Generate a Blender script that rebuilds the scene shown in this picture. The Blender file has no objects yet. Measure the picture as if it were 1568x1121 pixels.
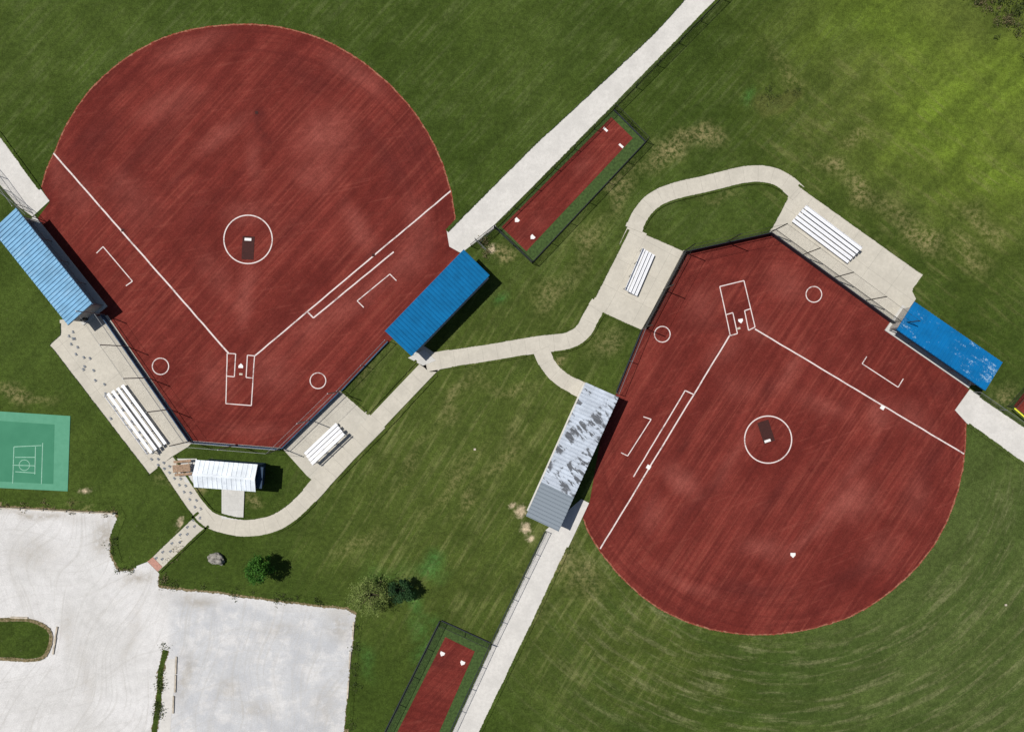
import bpy, bmesh, math, random
import numpy as np
from mathutils import Vector, noise as mnoise
random.seed(7)
S=0.068; H=71.0; CX,CY=784.0,560.5
def W(px,py,z=0.0):
    f=(H-z)/H
    return Vector(((px-CX)*S*f,(CY-py)*S*f,z))
def W2(px,py,z=0.0):
    v=W(px,py,z); return Vector((v.x,v.y))
scene=bpy.context.scene
# ---------------- painted (vertex) masks, world metres ----------------
def nblob(X,Y,px,py,rx,ry,rot=0,inner=0.):
    p=W2(px,py); r=math.radians(rot); dx=X-p.x; dy=Y-p.y
    u=(dx*math.cos(r)+dy*math.sin(r))/(rx*S); v=(-dx*math.sin(r)+dy*math.cos(r))/(ry*S)
    t=np.clip((1-np.sqrt(u*u+v*v))/(1-inner),0,1); return t*t*(3-2*t)
def nwarp(X,Y,a=1.):
    return (X+a*(np.sin(Y*.31+1.3)+.6*np.sin(Y*.83+X*.4)+.35*np.sin(Y*1.9-X*1.1+2)),
            Y+a*(np.sin(X*.27+.5)+.6*np.sin(X*.77-Y*.5+1)+.35*np.sin(X*1.7+Y*1.3)))
def nacc(X,Y,lst):
    m=np.zeros_like(X)
    for q in lst:
        f=q[5] if len(q)>5 else 1.; r=q[4] if len(q)>4 else 0
        m=1-(1-m)*(1-nblob(X,Y,q[0],q[1],q[2],q[3],r)*f)
    return m
DRY=((1040,235,80,34,30,.85),(960,290,66,24,50,.6),(890,370,70,24,55,.5),(840,440,60,30,50,.4),(1090,215,50,22,-5,.65),(1280,255,42,22,-35,.8),(1322,300,42,22,-45,.8),(1400,365,75,28,-35,.65),(1320,225,28,18,0,.6),(1475,380,60,20,-40,.4),(1250,420,30,20,0,.4),(1190,95,70,20,-60,.35),(1500,330,60,30,-40,.5),(1350,330,50,20,-40,.6),
 (40,610,70,12,-5,.7),(250,745,40,10,-50,.4),(140,775,60,8,-5,.6),(710,780,14,50,-20,.45),(700,625,90,18,50,.45),(780,590,80,14,10,.35),(870,840,30,60,-15,.5),(900,880,40,50,20,.5),(1540,600,40,30,0,.5),(390,775,24,12,0,.9),(310,755,16,10,0,.7),(760,380,18,20,0,.9),(560,560,40,20,40,.4),(1100,300,60,10,10,.4),(940,520,60,30,0,.4),(870,550,14,14,0,.8),(690,740,100,20,58,.35),(620,720,80,14,58,.35),(760,700,110,20,60,.35),(1420,540,60,30,-30,.35),(820,900,30,70,-15,.35),(560,830,60,20,10,.3))
LUSH=((665,882,40,28,30,.8),(636,935,22,30,0,.65),(625,970,24,18,0,.5),(655,955,18,16,0,.45),(755,452,22,16,40,.8),(550,1010,22,40,0,.4),(635,1000,14,40,-20,.4),(1146,141,16,14,0,.6),(600,880,60,30,0,.3),(1186,147,26,16,-10,.3))
SOIL=((798,782,14,18),(806,808,12,16),(812,824,9,10),(784,774,9,7),(130,752,16,4),(275,800,8,14),(752,382,12,10))
BR=((1450,180,160,180,30,.9),(1330,30,120,90,0,.7),(1550,110,120,80,-30,.8),(1540,260,90,80,0,.6),(1400,70,100,60,0,.4),(1260,60,80,60,0,.3))
def grass_masks(X,Y):
    x,y=nwarp(X,Y,.8); o={}
    ne=nblob(x,y,1480,140,460,350,-25,.1); sx,sy=nwarp(X,Y,.12)
    o['mA']=np.stack([nacc(x,y,DRY),nacc(x,y,LUSH),ne,nacc(x,y,BR)],1)
    ring=nblob(x,y,1330,1010,640,440,0,.5); lawn=np.clip(nblob(x,y,740,740,360,350,0,.4)+nblob(x,y,960,960,240,220,0,.3)+.6*nblob(x,y,880,420,200,170,0,.3),0,1)
    nw=nblob(x,y,560,110,950,450,0,.6)
    o['mB']=np.stack([ring,lawn,nw,nacc(sx,sy,SOIL)],1)
    o['mC']=np.stack([nblob(x,y,1420,330,440,320,-30,.3),nblob(x,y,1188,146,42,28,-10,.3),nblob(x,y,1500,930,440,440,0,.3),nblob(x,y,1370,55,90,60,-20,.2)*.6],1)
    return o
# ---------------- node helper ----------------
class G:
    def __init__(s,name):
        s.m=bpy.data.materials.new(name); s.m.use_nodes=True
        s.nt=s.m.node_tree; s.nt.nodes.clear(); s._c=None; s._a={}
    def n(s,t,**k):
        x=s.nt.nodes.new(t)
        for a,b in k.items(): setattr(x,a,b)
        return x
    def put(s,inp,val):
        if isinstance(val,bpy.types.NodeSocket): s.nt.links.new(val,inp)
        else:
            if inp.type=='RGBA' and len(val)==3: val=(*val,1)
            inp.default_value=val
    def attr(s,name,ch):
        if name not in s._a:
            a=s.n('ShaderNodeAttribute'); a.attribute_name=name
            q=s.n('ShaderNodeSeparateColor'); s.nt.links.new(a.outputs['Color'],q.inputs[0]); s._a[name]=(q.outputs[0],q.outputs[1],q.outputs[2],a.outputs['Alpha'])
        return s._a[name][ch]
    def co(s):
        if s._c is None: s._c=s.n('ShaderNodeTexCoord')
        return s._c.outputs['Object']
    def uv(s):
        s.co(); return s._c.outputs['UV']
    def tmap(s,v,loc=(0,0,0),rot=0,sc=(1,1,1)):
        x=s.n('ShaderNodeMapping',vector_type='TEXTURE'); s.put(x.inputs['Vector'],v)
        x.inputs['Location'].default_value=loc; x.inputs['Rotation'].default_value=(0,0,rot); x.inputs['Scale'].default_value=sc
        return x.outputs[0]
    def noise(s,v,scale,det=4,rough=.55,dist=0):
        x=s.n('ShaderNodeTexNoise'); s.put(x.inputs['Vector'],v)
        x.inputs['Scale'].default_value=scale; x.inputs['Detail'].default_value=det
        x.inputs['Roughness'].default_value=rough; x.inputs['Distortion'].default_value=dist
        return x.outputs[0]
    def mr(s,f,a,b,c=0.,d=1.,sm=True):
        x=s.n('ShaderNodeMapRange',interpolation_type='SMOOTHSTEP' if sm else 'LINEAR')
        s.put(x.inputs[0],f)
        for i,q in enumerate((a,b,c,d)): s.put(x.inputs[i+1],q)
        return x.outputs[0]
    def mix(s,f,a,b,bl='MIX'):
        x=s.n('ShaderNodeMix',data_type='RGBA',blend_type=bl)
        s.put(x.inputs[0],f); s.put(x.inputs[6],a); s.put(x.inputs[7],b); return x.outputs[2]
    def ma(s,op,a,b=0.,c=None):
        x=s.n('ShaderNodeMath',operation=op); s.put(x.inputs[0],a); s.put(x.inputs[1],b)
        if c is not None: s.put(x.inputs[2],c)
        return x.outputs[0]
    def mul(s,*a):
        r=a[0]
        for q in a[1:]: r=s.ma('MULTIPLY',r,q)
        return r
    def vm(s,op,a,b=None):
        x=s.n('ShaderNodeVectorMath',operation=op); s.put(x.inputs[0],a)
        if b is not None: s.put(x.inputs[1],b)
        return x.outputs[1] if op in('LENGTH','DISTANCE') else x.outputs[0]
    def scalec(s,c,f):
        x=s.n('ShaderNodeVectorMath',operation='SCALE'); s.put(x.inputs[0],c); s.put(x.inputs['Scale'],f); return x.outputs[0]
    def rag(s,m,n,k=.5):
        return s.mr(s.ma('ADD',m,s.ma('MULTIPLY',s.ma('SUBTRACT',n,.5),s.ma('MULTIPLY',s.mr(m,0.,.25),k))),.08,.85)
    def streak(s,v,rot,lng,sht,det=3):
        return s.noise(s.tmap(v,(0,0,0),math.radians(rot),(lng,sht,1)),1.,det,.6)
    def out(s,col,rough=.9,bump=None,bs=.3,bd=.05,alpha=None,spec=.2,metal=0.):
        b=s.n('ShaderNodeBsdfPrincipled'); s.put(b.inputs['Base Color'],col)
        s.put(b.inputs['Roughness'],rough); b.inputs['Specular IOR Level'].default_value=spec
        b.inputs['Metallic'].default_value=metal
        if alpha is not None: s.put(b.inputs['Alpha'],alpha)
        o=s.n('ShaderNodeOutputMaterial'); s.nt.links.new(b.outputs[0],o.inputs[0]); return s.m
def simple(name,col,rough=.6,var=.15,scale=6,metal=0.,spec=.3):
    g=G(name); n=g.noise(g.co(),scale,3,.6)
    c=g.mix(g.mr(n,.3,.7),tuple(x*(1-var) for x in col),tuple(min(1,x*(1+var)) for x in col))
    return g.out(c,rough,metal=metal,spec=spec)
# ---------------- grass ----------------
RC=W(1178,672)
def grass_color(g):
    v=g.co()
    big=g.noise(v,.05,2); mid=g.noise(v,.33,4,.6); fine=g.noise(v,2.2,3,.7); grain=g.noise(v,9.,3,.8)
    A=lambda i:g.attr('mA',i); B=lambda i:g.attr('mB',i); C=lambda i:g.attr('mC',i)
    c=g.mix(g.mr(big,.35,.65),(.038,.061,.010),(.052,.079,.0145))
    c=g.mix(g.mul(C(2),.8),c,(.070,.096,.027))
    c=g.mix(g.mul(B(1),.7),c,(.064,.086,.0175))
    c=g.mix(g.mul(A(2),g.mr(mid,.25,.7,.6,1.)),c,(.098,.123,.023))
    c=g.mix(g.mul(C(3),.8),c,(.058,.08,.015))
    c=g.mix(g.mul(A(3),g.mr(mid,.2,.75,.3,.8)),c,(.125,.195,.016))
    s1=g.streak(v,47,9,.42,2); s2=g.streak(v,47,18,1.5,1); s3=g.streak(v,59,10,.55,3); s4=g.streak(v,-38,6,.6,3)
    mm=g.mr(mid,.35,.62)
    c=g.mix(g.mul(g.mr(s1,.44,.7),mm,B(2),.42),c,(.10,.12,.045))
    c=g.mix(g.mr(s2,.47,.57,0,.22),c,(.027,.043,.009))
    c=g.mix(g.mul(g.mr(s3,.47,.66),B(1),g.mr(mid,.3,.6),.6),c,(.135,.145,.05))
    c=g.mix(g.mul(g.mr(s4,.47,.7),C(0),mm,.5),c,(.15,.145,.055))
    d=g.vm('SUBTRACT',v,(RC.x+1.5,RC.y+1,0)); sp=g.n('ShaderNodeSeparateXYZ'); g.put(sp.inputs[0],d)
    rad=g.vm('LENGTH',d); an=g.ma('ARCTAN2',sp.outputs[1],sp.outputs[0])
    cb=g.n('ShaderNodeCombineXYZ'); g.put(cb.inputs[0],g.ma('MULTIPLY',rad,1.5)); g.put(cb.inputs[1],g.ma('MULTIPLY',an,4.5))
    rn=g.noise(cb.outputs[0],1.,4,.7)
    cb2=g.n('ShaderNodeCombineXYZ'); g.put(cb2.inputs[0],g.ma('MULTIPLY',rad,.5)); g.put(cb2.inputs[1],g.ma('MULTIPLY',an,1.))
    rn2=g.noise(cb2.outputs[0],1.,1,.5)
    rm=g.mul(g.mr(rad,20.5,23.5),B(0))
    c=g.mix(g.mul(g.mr(rn2,.46,.6),rm,.45),c,(.040,.066,.014))
    c=g.mix(g.mul(g.mr(rn,.47,.7),rm,g.mr(fine,.25,.6,.4,1.),.62),c,(.165,.165,.08))
    dn=g.mr(fine,.36,.62)
    c=g.mix(g.mul(A(0),dn,g.mr(mid,.3,.6,.5,1.)),c,(.23,.19,.09))
    c=g.mix(g.rag(B(3),fine,1.2),c,(.42,.34,.23))
    c=g.mix(g.mul(A(1),g.mr(fine,.3,.6,.4,.85)),c,(.048,.15,.034))
    c=g.mix(g.mul(g.rag(C(1),fine,.8),.55),c,(.085,.085,.025))
    c=g.scalec(c,g.mul(g.mr(mid,.3,.7,.86,1.1),g.mr(fine,.25,.75,.76,1.25),g.mr(grain,.28,.72,.62,1.42)))
    c=g.mix(g.mr(g.noise(v,3.7,2,.6),.66,.74,0,.3),c,(.15,.16,.08))
    return c,grain,fine
g=G('grass'); c,gr,fi=grass_color(g); M_grass=g.out(c,.95,spec=.05)
def fringe_mat(name,colfn,den=.5,sc=6.):
    g=G(name); c,_,_=colfn(g)
    sp=g.n('ShaderNodeSeparateXYZ'); g.put(sp.inputs[0],g.uv())
    e=g.ma('ABSOLUTE',g.ma('SUBTRACT',sp.outputs[1],.5))
    e=g.ma('MULTIPLY',e,.9)
    n=g.ma('ADD',g.ma('MULTIPLY',g.noise(g.co(),sc,3,.7),.6),g.ma('MULTIPLY',g.noise(g.co(),.9,2),.4))
    a=g.mr(g.ma('SUBTRACT',n,e),1-den-.22,1-den-.16)
    return g.out(c,.95,alpha=a,spec=.05)
M_gfringe=fringe_mat('grass_edge',grass_color,.72)
def soilcol(g):
    n=g.noise(g.co(),5,4,.7)
    return g.mix(g.mr(n,.35,.65),(.08,.075,.03),(.26,.2,.12)),n,n
M_soil=fringe_mat('soil_edge',soilcol,.62,4.)
def clayrim(g):
    n=g.noise(g.co(),2,4,.7)
    return g.mix(g.mr(n,.4,.62),(.22,.05,.032),(.32,.14,.09)),n,n
M_rim=fringe_mat('clay_rim',clayrim,.58,3.)
# ---------------- clay ----------------
WB=[(500,205,75,60,20,.8),(490,265,60,40,0,.5),(545,345,28,60,25,.65),(375,455,22,75,-5,.75),(255,165,75,35,20,.55),(340,215,70,25,35,.6),(395,250,20,60,0,.45),(290,75,90,28,15,.55),(540,110,90,28,-35,.65),(500,480,120,40,40,.45),(620,400,80,40,40,.55),(420,570,60,50,0,.5),(330,590,50,60,0,.4),(200,300,50,90,40,.4),(120,290,40,60,40,.4),(640,340,30,60,20,.5),(380,330,60,30,0,.5),(330,430,30,90,35,.35),(390,660,90,16,0,.4),(560,450,90,26,40,.35),(90,260,20,40,0,.4)]
WD=[(393,178,14,16,0,.8),(403,205,46,9,-45,.6),(280,275,40,10,30,.5),(190,352,22,7,-50,.8),(565,385,22,7,40,.7),(230,230,140,30,45,.45),(600,250,90,25,-60,.45),(570,200,60,16,50,.4),(150,205,70,30,50,.5),(460,110,90,30,-30,.35),(640,220,40,70,10,.4),(300,330,80,20,40,.3),(440,350,60,20,50,.25)]
EB=[(1038,738,50,28,-35,.85),(1290,775,75,24,55,.7),(1240,815,70,16,50,.65),(1310,775,60,44,0,.6),(1175,835,60,28,0,.6),(1340,640,28,42,0,.7),(1215,565,16,70,-35,.6),(1165,500,34,28,0,.5),(1080,470,60,40,50,.4),(1110,540,60,26,50,.45),(1060,900,80,16,-20,.45),(1140,590,50,30,0,.35),(1260,620,70,20,-30,.5),(1200,430,60,40,-20,.45),(1390,640,60,40,-30,.45),(1300,720,18,70,-45,.5),(1120,700,16,90,-35,.4),(1350,850,60,40,40,.35),(1000,790,30,50,-20,.45),(1400,760,40,60,0,.35)]
ED=[(1040,690,40,8,55,.6),(1070,770,100,18,55,.5),(1180,760,70,20,50,.4),(1150,900,90,24,0,.5),(1310,880,60,24,30,.5),(1180,595,14,40,-20,.6),(1100,500,30,16,0,.4),(1440,600,40,20,0,.4),(1130,480,24,32,15,.45),(1340,700,60,16,50,.4),(1420,700,24,60,-20,.4)]
BB=[(900,250,30,20,45,.4),(830,330,30,20,45,.3)]; BD=[(800,350,30,20,0,.5),(670,1020,30,20,0,.5)]
def clay_masks(l,d):
    def f(X,Y):
        x,y=nwarp(X,Y,.35); return {'mA':np.stack([nacc(x,y,l),nacc(x,y,d),X*0,X*0+1],1)}
    return f
def clay(name,cen,ang,ringR):
    g=G(name); v=g.co()
    big=g.noise(v,.12,3,.6); mid=g.noise(v,.6,3,.55); gr=g.noise(v,10,3,.75); fine=g.noise(v,3,3,.7)
    c=g.mix(g.mr(big,.35,.65),(.128,.0215,.0165),(.168,.031,.0235))
    s1=g.streak(v,ang,12,.26,2); s2=g.streak(v,ang+3,18,1.0,1); s3=g.streak(v,ang-35,8,.35,2)
    c=g.mix(g.mr(s2,.40,.62,0,.5),c,(.096,.0165,.0135))
    c=g.mix(g.mul(g.mr(s1,.46,.72),g.mr(big,.3,.62),.5),c,(.24,.06,.042))
    c=g.mix(g.mr(s1,.30,.48,.38,0),c,(.088,.0155,.013))
    c=g.mix(g.mul(g.mr(s3,.52,.72),g.mr(mid,.35,.65),.3),c,(.24,.065,.047))
    P=W(*cen); d=g.vm('SUBTRACT',v,(P.x,P.y,0)); sp=g.n('ShaderNodeSeparateXYZ'); g.put(sp.inputs[0],d)
    rad=g.vm('LENGTH',d); an=g.ma('ARCTAN2',sp.outputs[1],sp.outputs[0])
    cb=g.n('ShaderNodeCombineXYZ'); g.put(cb.inputs[0],g.ma('MULTIPLY',rad,1.8)); g.put(cb.inputs[1],g.ma('MULTIPLY',an,1.6))
    rn=g.noise(cb.outputs[0],1.,3,.6)
    c=g.mix(g.mul(g.mr(rn,.42,.66),g.mr(rad,ringR*.62,ringR*.95),.5),c,(.090,.0155,.013))
    c=g.mix(g.mul(g.attr('mA',1),g.mr(mid,.25,.6,.7,1.)),c,(.068,.0145,.0135))
    lt=g.mul(g.attr('mA',0),g.mr(mid,.15,.85,.55,.85),g.mr(s1,.3,.6,.75,1.))
    c=g.mix(lt,c,(.285,.082,.064))
    c=g.scalec(c,g.mul(g.mr(mid,.3,.7,.9,1.06),g.mr(fine,.25,.75,.88,1.12),g.mr(gr,.28,.72,.78,1.24)))
    return g.out(c,.95,spec=.06)
M_clayW=clay('clay_infield_w',(378,366),47,22)
M_clayE=clay('clay_infield_e',(1178,672),56,20.6)
M_clayB=clay('clay_bullpen',(870,280),47,60)
# ---------------- concrete ----------------
def concrete(name,base,mode,ang=0,cell=1.5,stain=.22,dark=.35):
    g=G(name); v=g.co()
    a=g.noise(v,.5,4,.6); b=g.noise(v,3.,4,.7); d=g.noise(v,14,2,.6)
    c=g.mix(g.mr(a,.35,.7),base,tuple(x*(1-stain*.6) for x in base))
    c=g.mix(g.mr(b,.35,.7,0,.5),c,tuple(x*(1-stain) for x in base))
    c=g.mix(g.mr(d,.4,.7,.0,.22),c,tuple(x*.62 for x in base))
    if mode=='uv':
        sp=g.n('ShaderNodeSeparateXYZ'); g.put(sp.inputs[0],g.uv())
        l=g.ma('LESS_THAN',g.ma('FRACT',g.ma('DIVIDE',sp.outputs[0],cell)),.022)
        c=g.mix(g.ma('MULTIPLY',l,dark),c,tuple(x*.3 for x in base))
    elif mode=='grid':
        t=g.tmap(v,(0,0,0),math.radians(ang),(cell,cell,1)); sp=g.n('ShaderNodeSeparateXYZ'); g.put(sp.inputs[0],t)
        for k in (0,1):
            l=g.ma('LESS_THAN',g.ma('FRACT',sp.outputs[k]),.012)
            c=g.mix(g.ma('MULTIPLY',l,dark),c,tuple(x*.3 for x in base))
    return g.out(c,.9,spec=.12)
CB=(.55,.515,.44)
M_path=concrete('concrete_path_mat',CB,'uv')
M_plA=concrete('concrete_plaza_a',CB,'grid',-53,3.)
M_plB=concrete('concrete_plaza_b',(.53,.50,.43),'grid',43,3.)
M_plC=concrete('concrete_plaza_c',CB,'grid',62,3.)
M_plD=concrete('concrete_plaza_d',CB,'grid',-36,3.)
M_white=concrete('limestone_walk',(.63,.61,.575),'none',stain=.24)
M_pad=concrete('slab',(.58,.57,.54),'grid',0,1.5)
# gravel
GS=((165,815,30,50,-15,.9),(215,880,45,16,10,.8),(300,925,50,16,0,.8),(60,790,110,10,-3,.8),(60,850,60,40,0,.4),(520,950,34,44,0,.6),(280,1040,16,70,0,.7),(345,1055,30,28,0,.6),(390,1090,50,20,0,.5),(100,960,14,60,0,.5),(500,1080,40,60,0,.4),(420,960,60,20,10,.4),(130,1040,14,90,10,.35),(200,960,16,90,-20,.35))
def gravel_masks(X,Y):
    x,y=nwarp(X,Y,.4); p=W2(262,0).x
    q=W2(262,912); lot=np.clip((X-p)/.9+.5,0,1)*np.clip((q.y-Y+(X-q.x)*-.1)/1.2+.5,0,1)
    return {'mA':np.stack([nacc(x,y,GS),lot,X*0,X*0+1],1)}
g=G('gravel'); v=g.co()
a=g.noise(v,.12,3,.6); b=g.noise(v,1.2,5,.7); d=g.noise(v,12,3,.75); k=g.noise(v,.30,5,.7); k2=g.noise(v,.55,4,.65)
wv=g.n('ShaderNodeTexNoise'); g.put(wv.inputs['Vector'],v); wv.inputs['Scale'].default_value=.06; wv.inputs['Detail'].default_value=1
vw=g.vm('ADD',v,g.vm('MULTIPLY',g.vm('SUBTRACT',wv.outputs[1],(.5,.5,.5)),(14,14,0)))
t1=g.streak(vw,78,14,.35); t2=g.streak(vw,15,14,.4)
c=g.mix(g.mr(a,.35,.65),(.64,.63,.62),(.56,.55,.535))
lot=g.attr('mA',1); c=g.mix(lot,c,(.515,.52,.53))
c=g.mix(g.mul(lot,g.mr(k2,.45,.62,0,.75)),c,(.63,.62,.61))
c=g.mix(g.mul(lot,g.mr(k,.49,.6,0,.6)),c,(.42,.43,.45))
c=g.mix(g.mr(t1,.5,.68,0,.42),c,(.45,.435,.41)); c=g.mix(g.mr(t2,.52,.7,0,.35),c,(.46,.445,.42))
c=g.mix(g.mul(g.attr('mA',0),g.mr(b,.32,.58)),c,(.33,.30,.255))
c=g.scalec(c,g.mul(g.mr(d,.3,.7,1.08,.82),g.mr(b,.28,.7,.92,1.05)))
M_gravel=g.out(c,.95,spec=.08)
g=G('chalk'); n=g.noise(g.co(),5,4,.75); n2=g.noise(g.co(),.8,3)
al=g.mr(g.ma('ADD',g.ma('MULTIPLY',n,.5),g.ma('MULTIPLY',n2,.5)),.36,.5,.4,.95)
M_chalk=g.out(g.mix(n,(.80,.74,.72),(.62,.5,.47)),.9,alpha=al)
def chain(name,col,cov=.09,pitch=.07):
    g=G(name); sp=g.n('ShaderNodeSeparateXYZ'); g.put(sp.inputs[0],g.uv())
    u,vv=sp.outputs[0],sp.outputs[1]
    f1=g.ma('LESS_THAN',g.ma('FRACT',g.ma('DIVIDE',g.ma('ADD',u,vv),pitch)),cov)
    f2=g.ma('LESS_THAN',g.ma('FRACT',g.ma('DIVIDE',g.ma('ADD',g.ma('SUBTRACT',u,vv),500.),pitch)),cov)
    return g.out(col,.5,alpha=g.ma('MAXIMUM',f1,f2),metal=.3)
M_chain=chain('chainlink',(.10,.10,.105),.09); M_chainb=chain('chainlink_black',(.02,.025,.02),.15)
M_net=chain('netting',(.05,.05,.05),.03,.06)
M_steel=simple('galvanised_steel',(.22,.23,.24),.5,.1,5,.4); M_black=simple('black_steel',(.03,.033,.03),.5)
M_alu=simple('aluminium_plank',(.74,.75,.78),.45,.06,8,.0,.4)
M_whitep=simple('white_rubber',(.76,.73,.71),.6,.05)
M_pad_blue=simple('blue_padding',(.035,.09,.17),.7,.3,1); M_pad_navy=simple('navy_padding',(.02,.025,.035),.6)
M_block=simple('block_wall',(.36,.34,.31),.9); M_wood=simple('timber',(.30,.2,.13),.8,.3); M_tan=simple('tan_stone',(.42,.37,.30),.9,.3,2)
M_mat=simple('mound_mat',(.045,.014,.012),.9); M_navy=simple('navy_wall',(.02,.045,.085),.7); M_glass=simple('dark_glass',(.02,.025,.03),.1,.1,1,0,.6)
M_yel=simple('yellow_cap',(.75,.72,.05),.5)
M_paw=simple('paw_paint',(.17,.19,.22),.8,.2)
def metalroof(name,base,worn=None,wf=(.55,.62),ang=0,gloss=.65,dirt=None,split=None,wmask=None):
    g=G(name); v=g.co(); n=g.noise(v,.7,4,.65); f=g.noise(v,6,4,.7)
    c=g.mix(g.mr(n,.3,.7),tuple(x*.85 for x in base),tuple(min(1,x*1.1) for x in base))
    if worn:
        st=g.streak(v,ang,1.6,.5,5); k=g.ma('ADD',g.ma('MULTIPLY',st,.6),g.ma('MULTIPLY',f,.4))
        if wmask:
            p=W(*wmask[:2]); q=g.vm('LENGTH',g.vm('SUBTRACT',v,(p.x,p.y,0.))); k=g.ma('ADD',k,g.mr(q,0.,wmask[2],.09,-.03))
        c=g.mix(g.mr(k,wf[0],wf[1]),c,worn)
    if dirt:
        st=g.noise(g.tmap(v,(0,0,0),math.radians(ang-20),(1.5,.5,1)),1.,4,.6)
        band=g.noise(g.tmap(v,(3,1,0),math.radians(ang+70),(6,1.3,1)),1.,2,.5)
        c=g.mix(g.mul(g.mr(st,.5,.56,0,.92),g.mr(band,.46,.54)),c,dirt)
    if split:
        p=W(*split[0]); t=g.tmap(v,(p.x,p.y,0),math.radians(split[1]),(1,1,1)); sp=g.n('ShaderNodeSeparateXYZ'); g.put(sp.inputs[0],t)
        c=g.mix(g.ma('GREATER_THAN',sp.outputs[0],0.),c,split[2])
    return g.out(c,gloss,spec=.2)
M_roofLB=metalroof('light_blue_roof',(.17,.36,.54),(.26,.44,.60),(.5,.7),37)
M_roofB=metalroof('blue_roof',(.0,.13,.315),gloss=.8)
M_roofS=metalroof('silver_roof',(.44,.49,.56),(.36,.40,.46),(.5,.6),155,.6,(.07,.075,.085),((835,735),-115,(.19,.225,.26)))
M_roofW=metalroof('worn_blue_roof',(.0,.13,.34),(.28,.42,.55),(.55,.65),-36,.8,None,None,(1490,560,5.))
M_roofC=metalroof('white_roof',(.70,.75,.8),(.50,.54,.6),(.55,.7),90,.6)
# ---------------- geometry helpers ----------------
def link(o,parent=None):
    scene.collection.objects.link(o)
    if parent: o.parent=parent
    return o
def mkobj(name,bm,mat,parent=None,smooth=False):
    me=bpy.data.meshes.new(name); bm.to_mesh(me); bm.free()
    if mat: me.materials.append(mat)
    return link(bpy.data.objects.new(name,me),parent)
def empty(name,loc=(0,0,0)):
    e=bpy.data.objects.new(name,None); e.empty_display_size=.5; scene.collection.objects.link(e); return e
def cat(pts,closed=False,k=8):
    P=[Vector(p) for p in pts]; n=len(P); o=[]
    for i in range(n if closed else n-1):
        if closed: a,b,c,d=P[i-1],P[i],P[(i+1)%n],P[(i+2)%n]
        else: a,b,c,d=P[max(i-1,0)],P[i],P[i+1],P[min(i+2,n-1)]
        for j in range(k):
            t=j/k
            o.append(.5*((2*b)+(c-a)*t+(2*a-5*b+4*c-d)*t*t+(3*b-a-3*c+d)*t**3))
    if not closed: o.append(P[-1])
    return o
def sheet(name,pts,z,mat,thick=0,parent=None,grid=None):
    bm=bmesh.new(); vs=[bm.verts.new((p[0],p[1],z)) for p in pts]
    f=bm.faces.new(vs); bm.normal_update()
    if f.normal.z<0: f.normal_flip()
    if thick:
        lo=[bm.verts.new((p[0],p[1],z-thick)) for p in pts]; n=len(pts)
        for i in range(n): bm.faces.new((vs[i],vs[(i+1)%n],lo[(i+1)%n],lo[i]))
        bmesh.ops.recalc_face_normals(bm,faces=bm.faces); bm.normal_update()
        if f.normal.z<0: bmesh.ops.reverse_faces(bm,faces=bm.faces)
    if grid:
        bmesh.ops.triangulate(bm,faces=bm.faces[:])
        xs=[p[0] for p in pts]; ys=[p[1] for p in pts]
        for lo_,hi,no in ((min(xs),max(xs),(1,0,0)),(min(ys),max(ys),(0,1,0))):
            t=max(lo_,-60)+grid
            while t<min(hi,60):
                bmesh.ops.bisect_plane(bm,geom=bm.verts[:]+bm.edges[:]+bm.faces[:],plane_co=(t*no[0],t*no[1],0),plane_no=no,dist=1e-5); t+=grid
    return mkobj(name,bm,mat,parent)
def PX(pts): return [W2(*p) for p in pts]
def addstrip(bm,pts,width,z,closed=False,thick=0):
    uvl=bm.loops.layers.uv.verify(); n=len(pts); L=0; rows=[]
    for i,p in enumerate(pts):
        a=pts[i-1] if (i>0 or closed) else p; b=pts[(i+1)%n] if (i<n-1 or closed) else p
        t=(b-a); t=t.normalized() if t.length>1e-6 else Vector((1,0)); nn=Vector((-t.y,t.x))
        w=width
        if i: L+=(p-pts[i-1]).length
        rows.append((bm.verts.new((p.x+nn.x*w/2,p.y+nn.y*w/2,z)),bm.verts.new((p.x-nn.x*w/2,p.y-nn.y*w/2,z)),L))
    rr=list(zip(rows,rows[1:]))
    if closed: rr.append((rows[-1],(rows[0][0],rows[0][1],L+(pts[0]-pts[-1]).length)))
    for a,b in rr:
        f=bm.faces.new((a[1],b[1],b[0],a[0]))
        for l,uv in zip(f.loops,((a[2],0),(b[2],0),(b[2],1),(a[2],1))): l[uvl].uv=uv
        if thick:
            for q in (0,1):
                lo=[bm.verts.new((x.co.x,x.co.y,z-thick)) for x in (a[q],b[q])]
                bm.faces.new((a[q],b[q],lo[1],lo[0]) if q==0 else (b[q],a[q],lo[0],lo[1]))
def strip(name,pts,width,z,mat,closed=False,thick=0,parent=None):
    bm=bmesh.new(); addstrip(bm,pts,width,z,closed,thick); return mkobj(name,bm,mat,parent)
def box(bm,O,U,V,u0,u1,v0,v1,z0,z1,z0b=None,z1b=None):
    z0b=z0 if z0b is None else z0b; z1b=z1 if z1b is None else z1b
    def p(u,v,z): q=O+U*u+V*v; return bm.verts.new((q.x,q.y,z))
    a=[p(u0,v0,z0),p(u1,v0,z0),p(u1,v1,z0b),p(u0,v1,z0b),p(u0,v0,z1),p(u1,v0,z1),p(u1,v1,z1b),p(u0,v1,z1b)]
    return [bm.faces.new([a[i] for i in q]) for q in ((3,2,1,0),(4,5,6,7),(0,1,5,4),(1,2,6,5),(2,3,7,6),(3,0,4,7))]
def fbox(name,O,U,V,dims,mat,parent=None,**k):
    bm=bmesh.new(); box(bm,O,U,V,*dims,**k); bmesh.ops.recalc_face_normals(bm,faces=bm.faces); return mkobj(name,bm,mat,parent)
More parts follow.
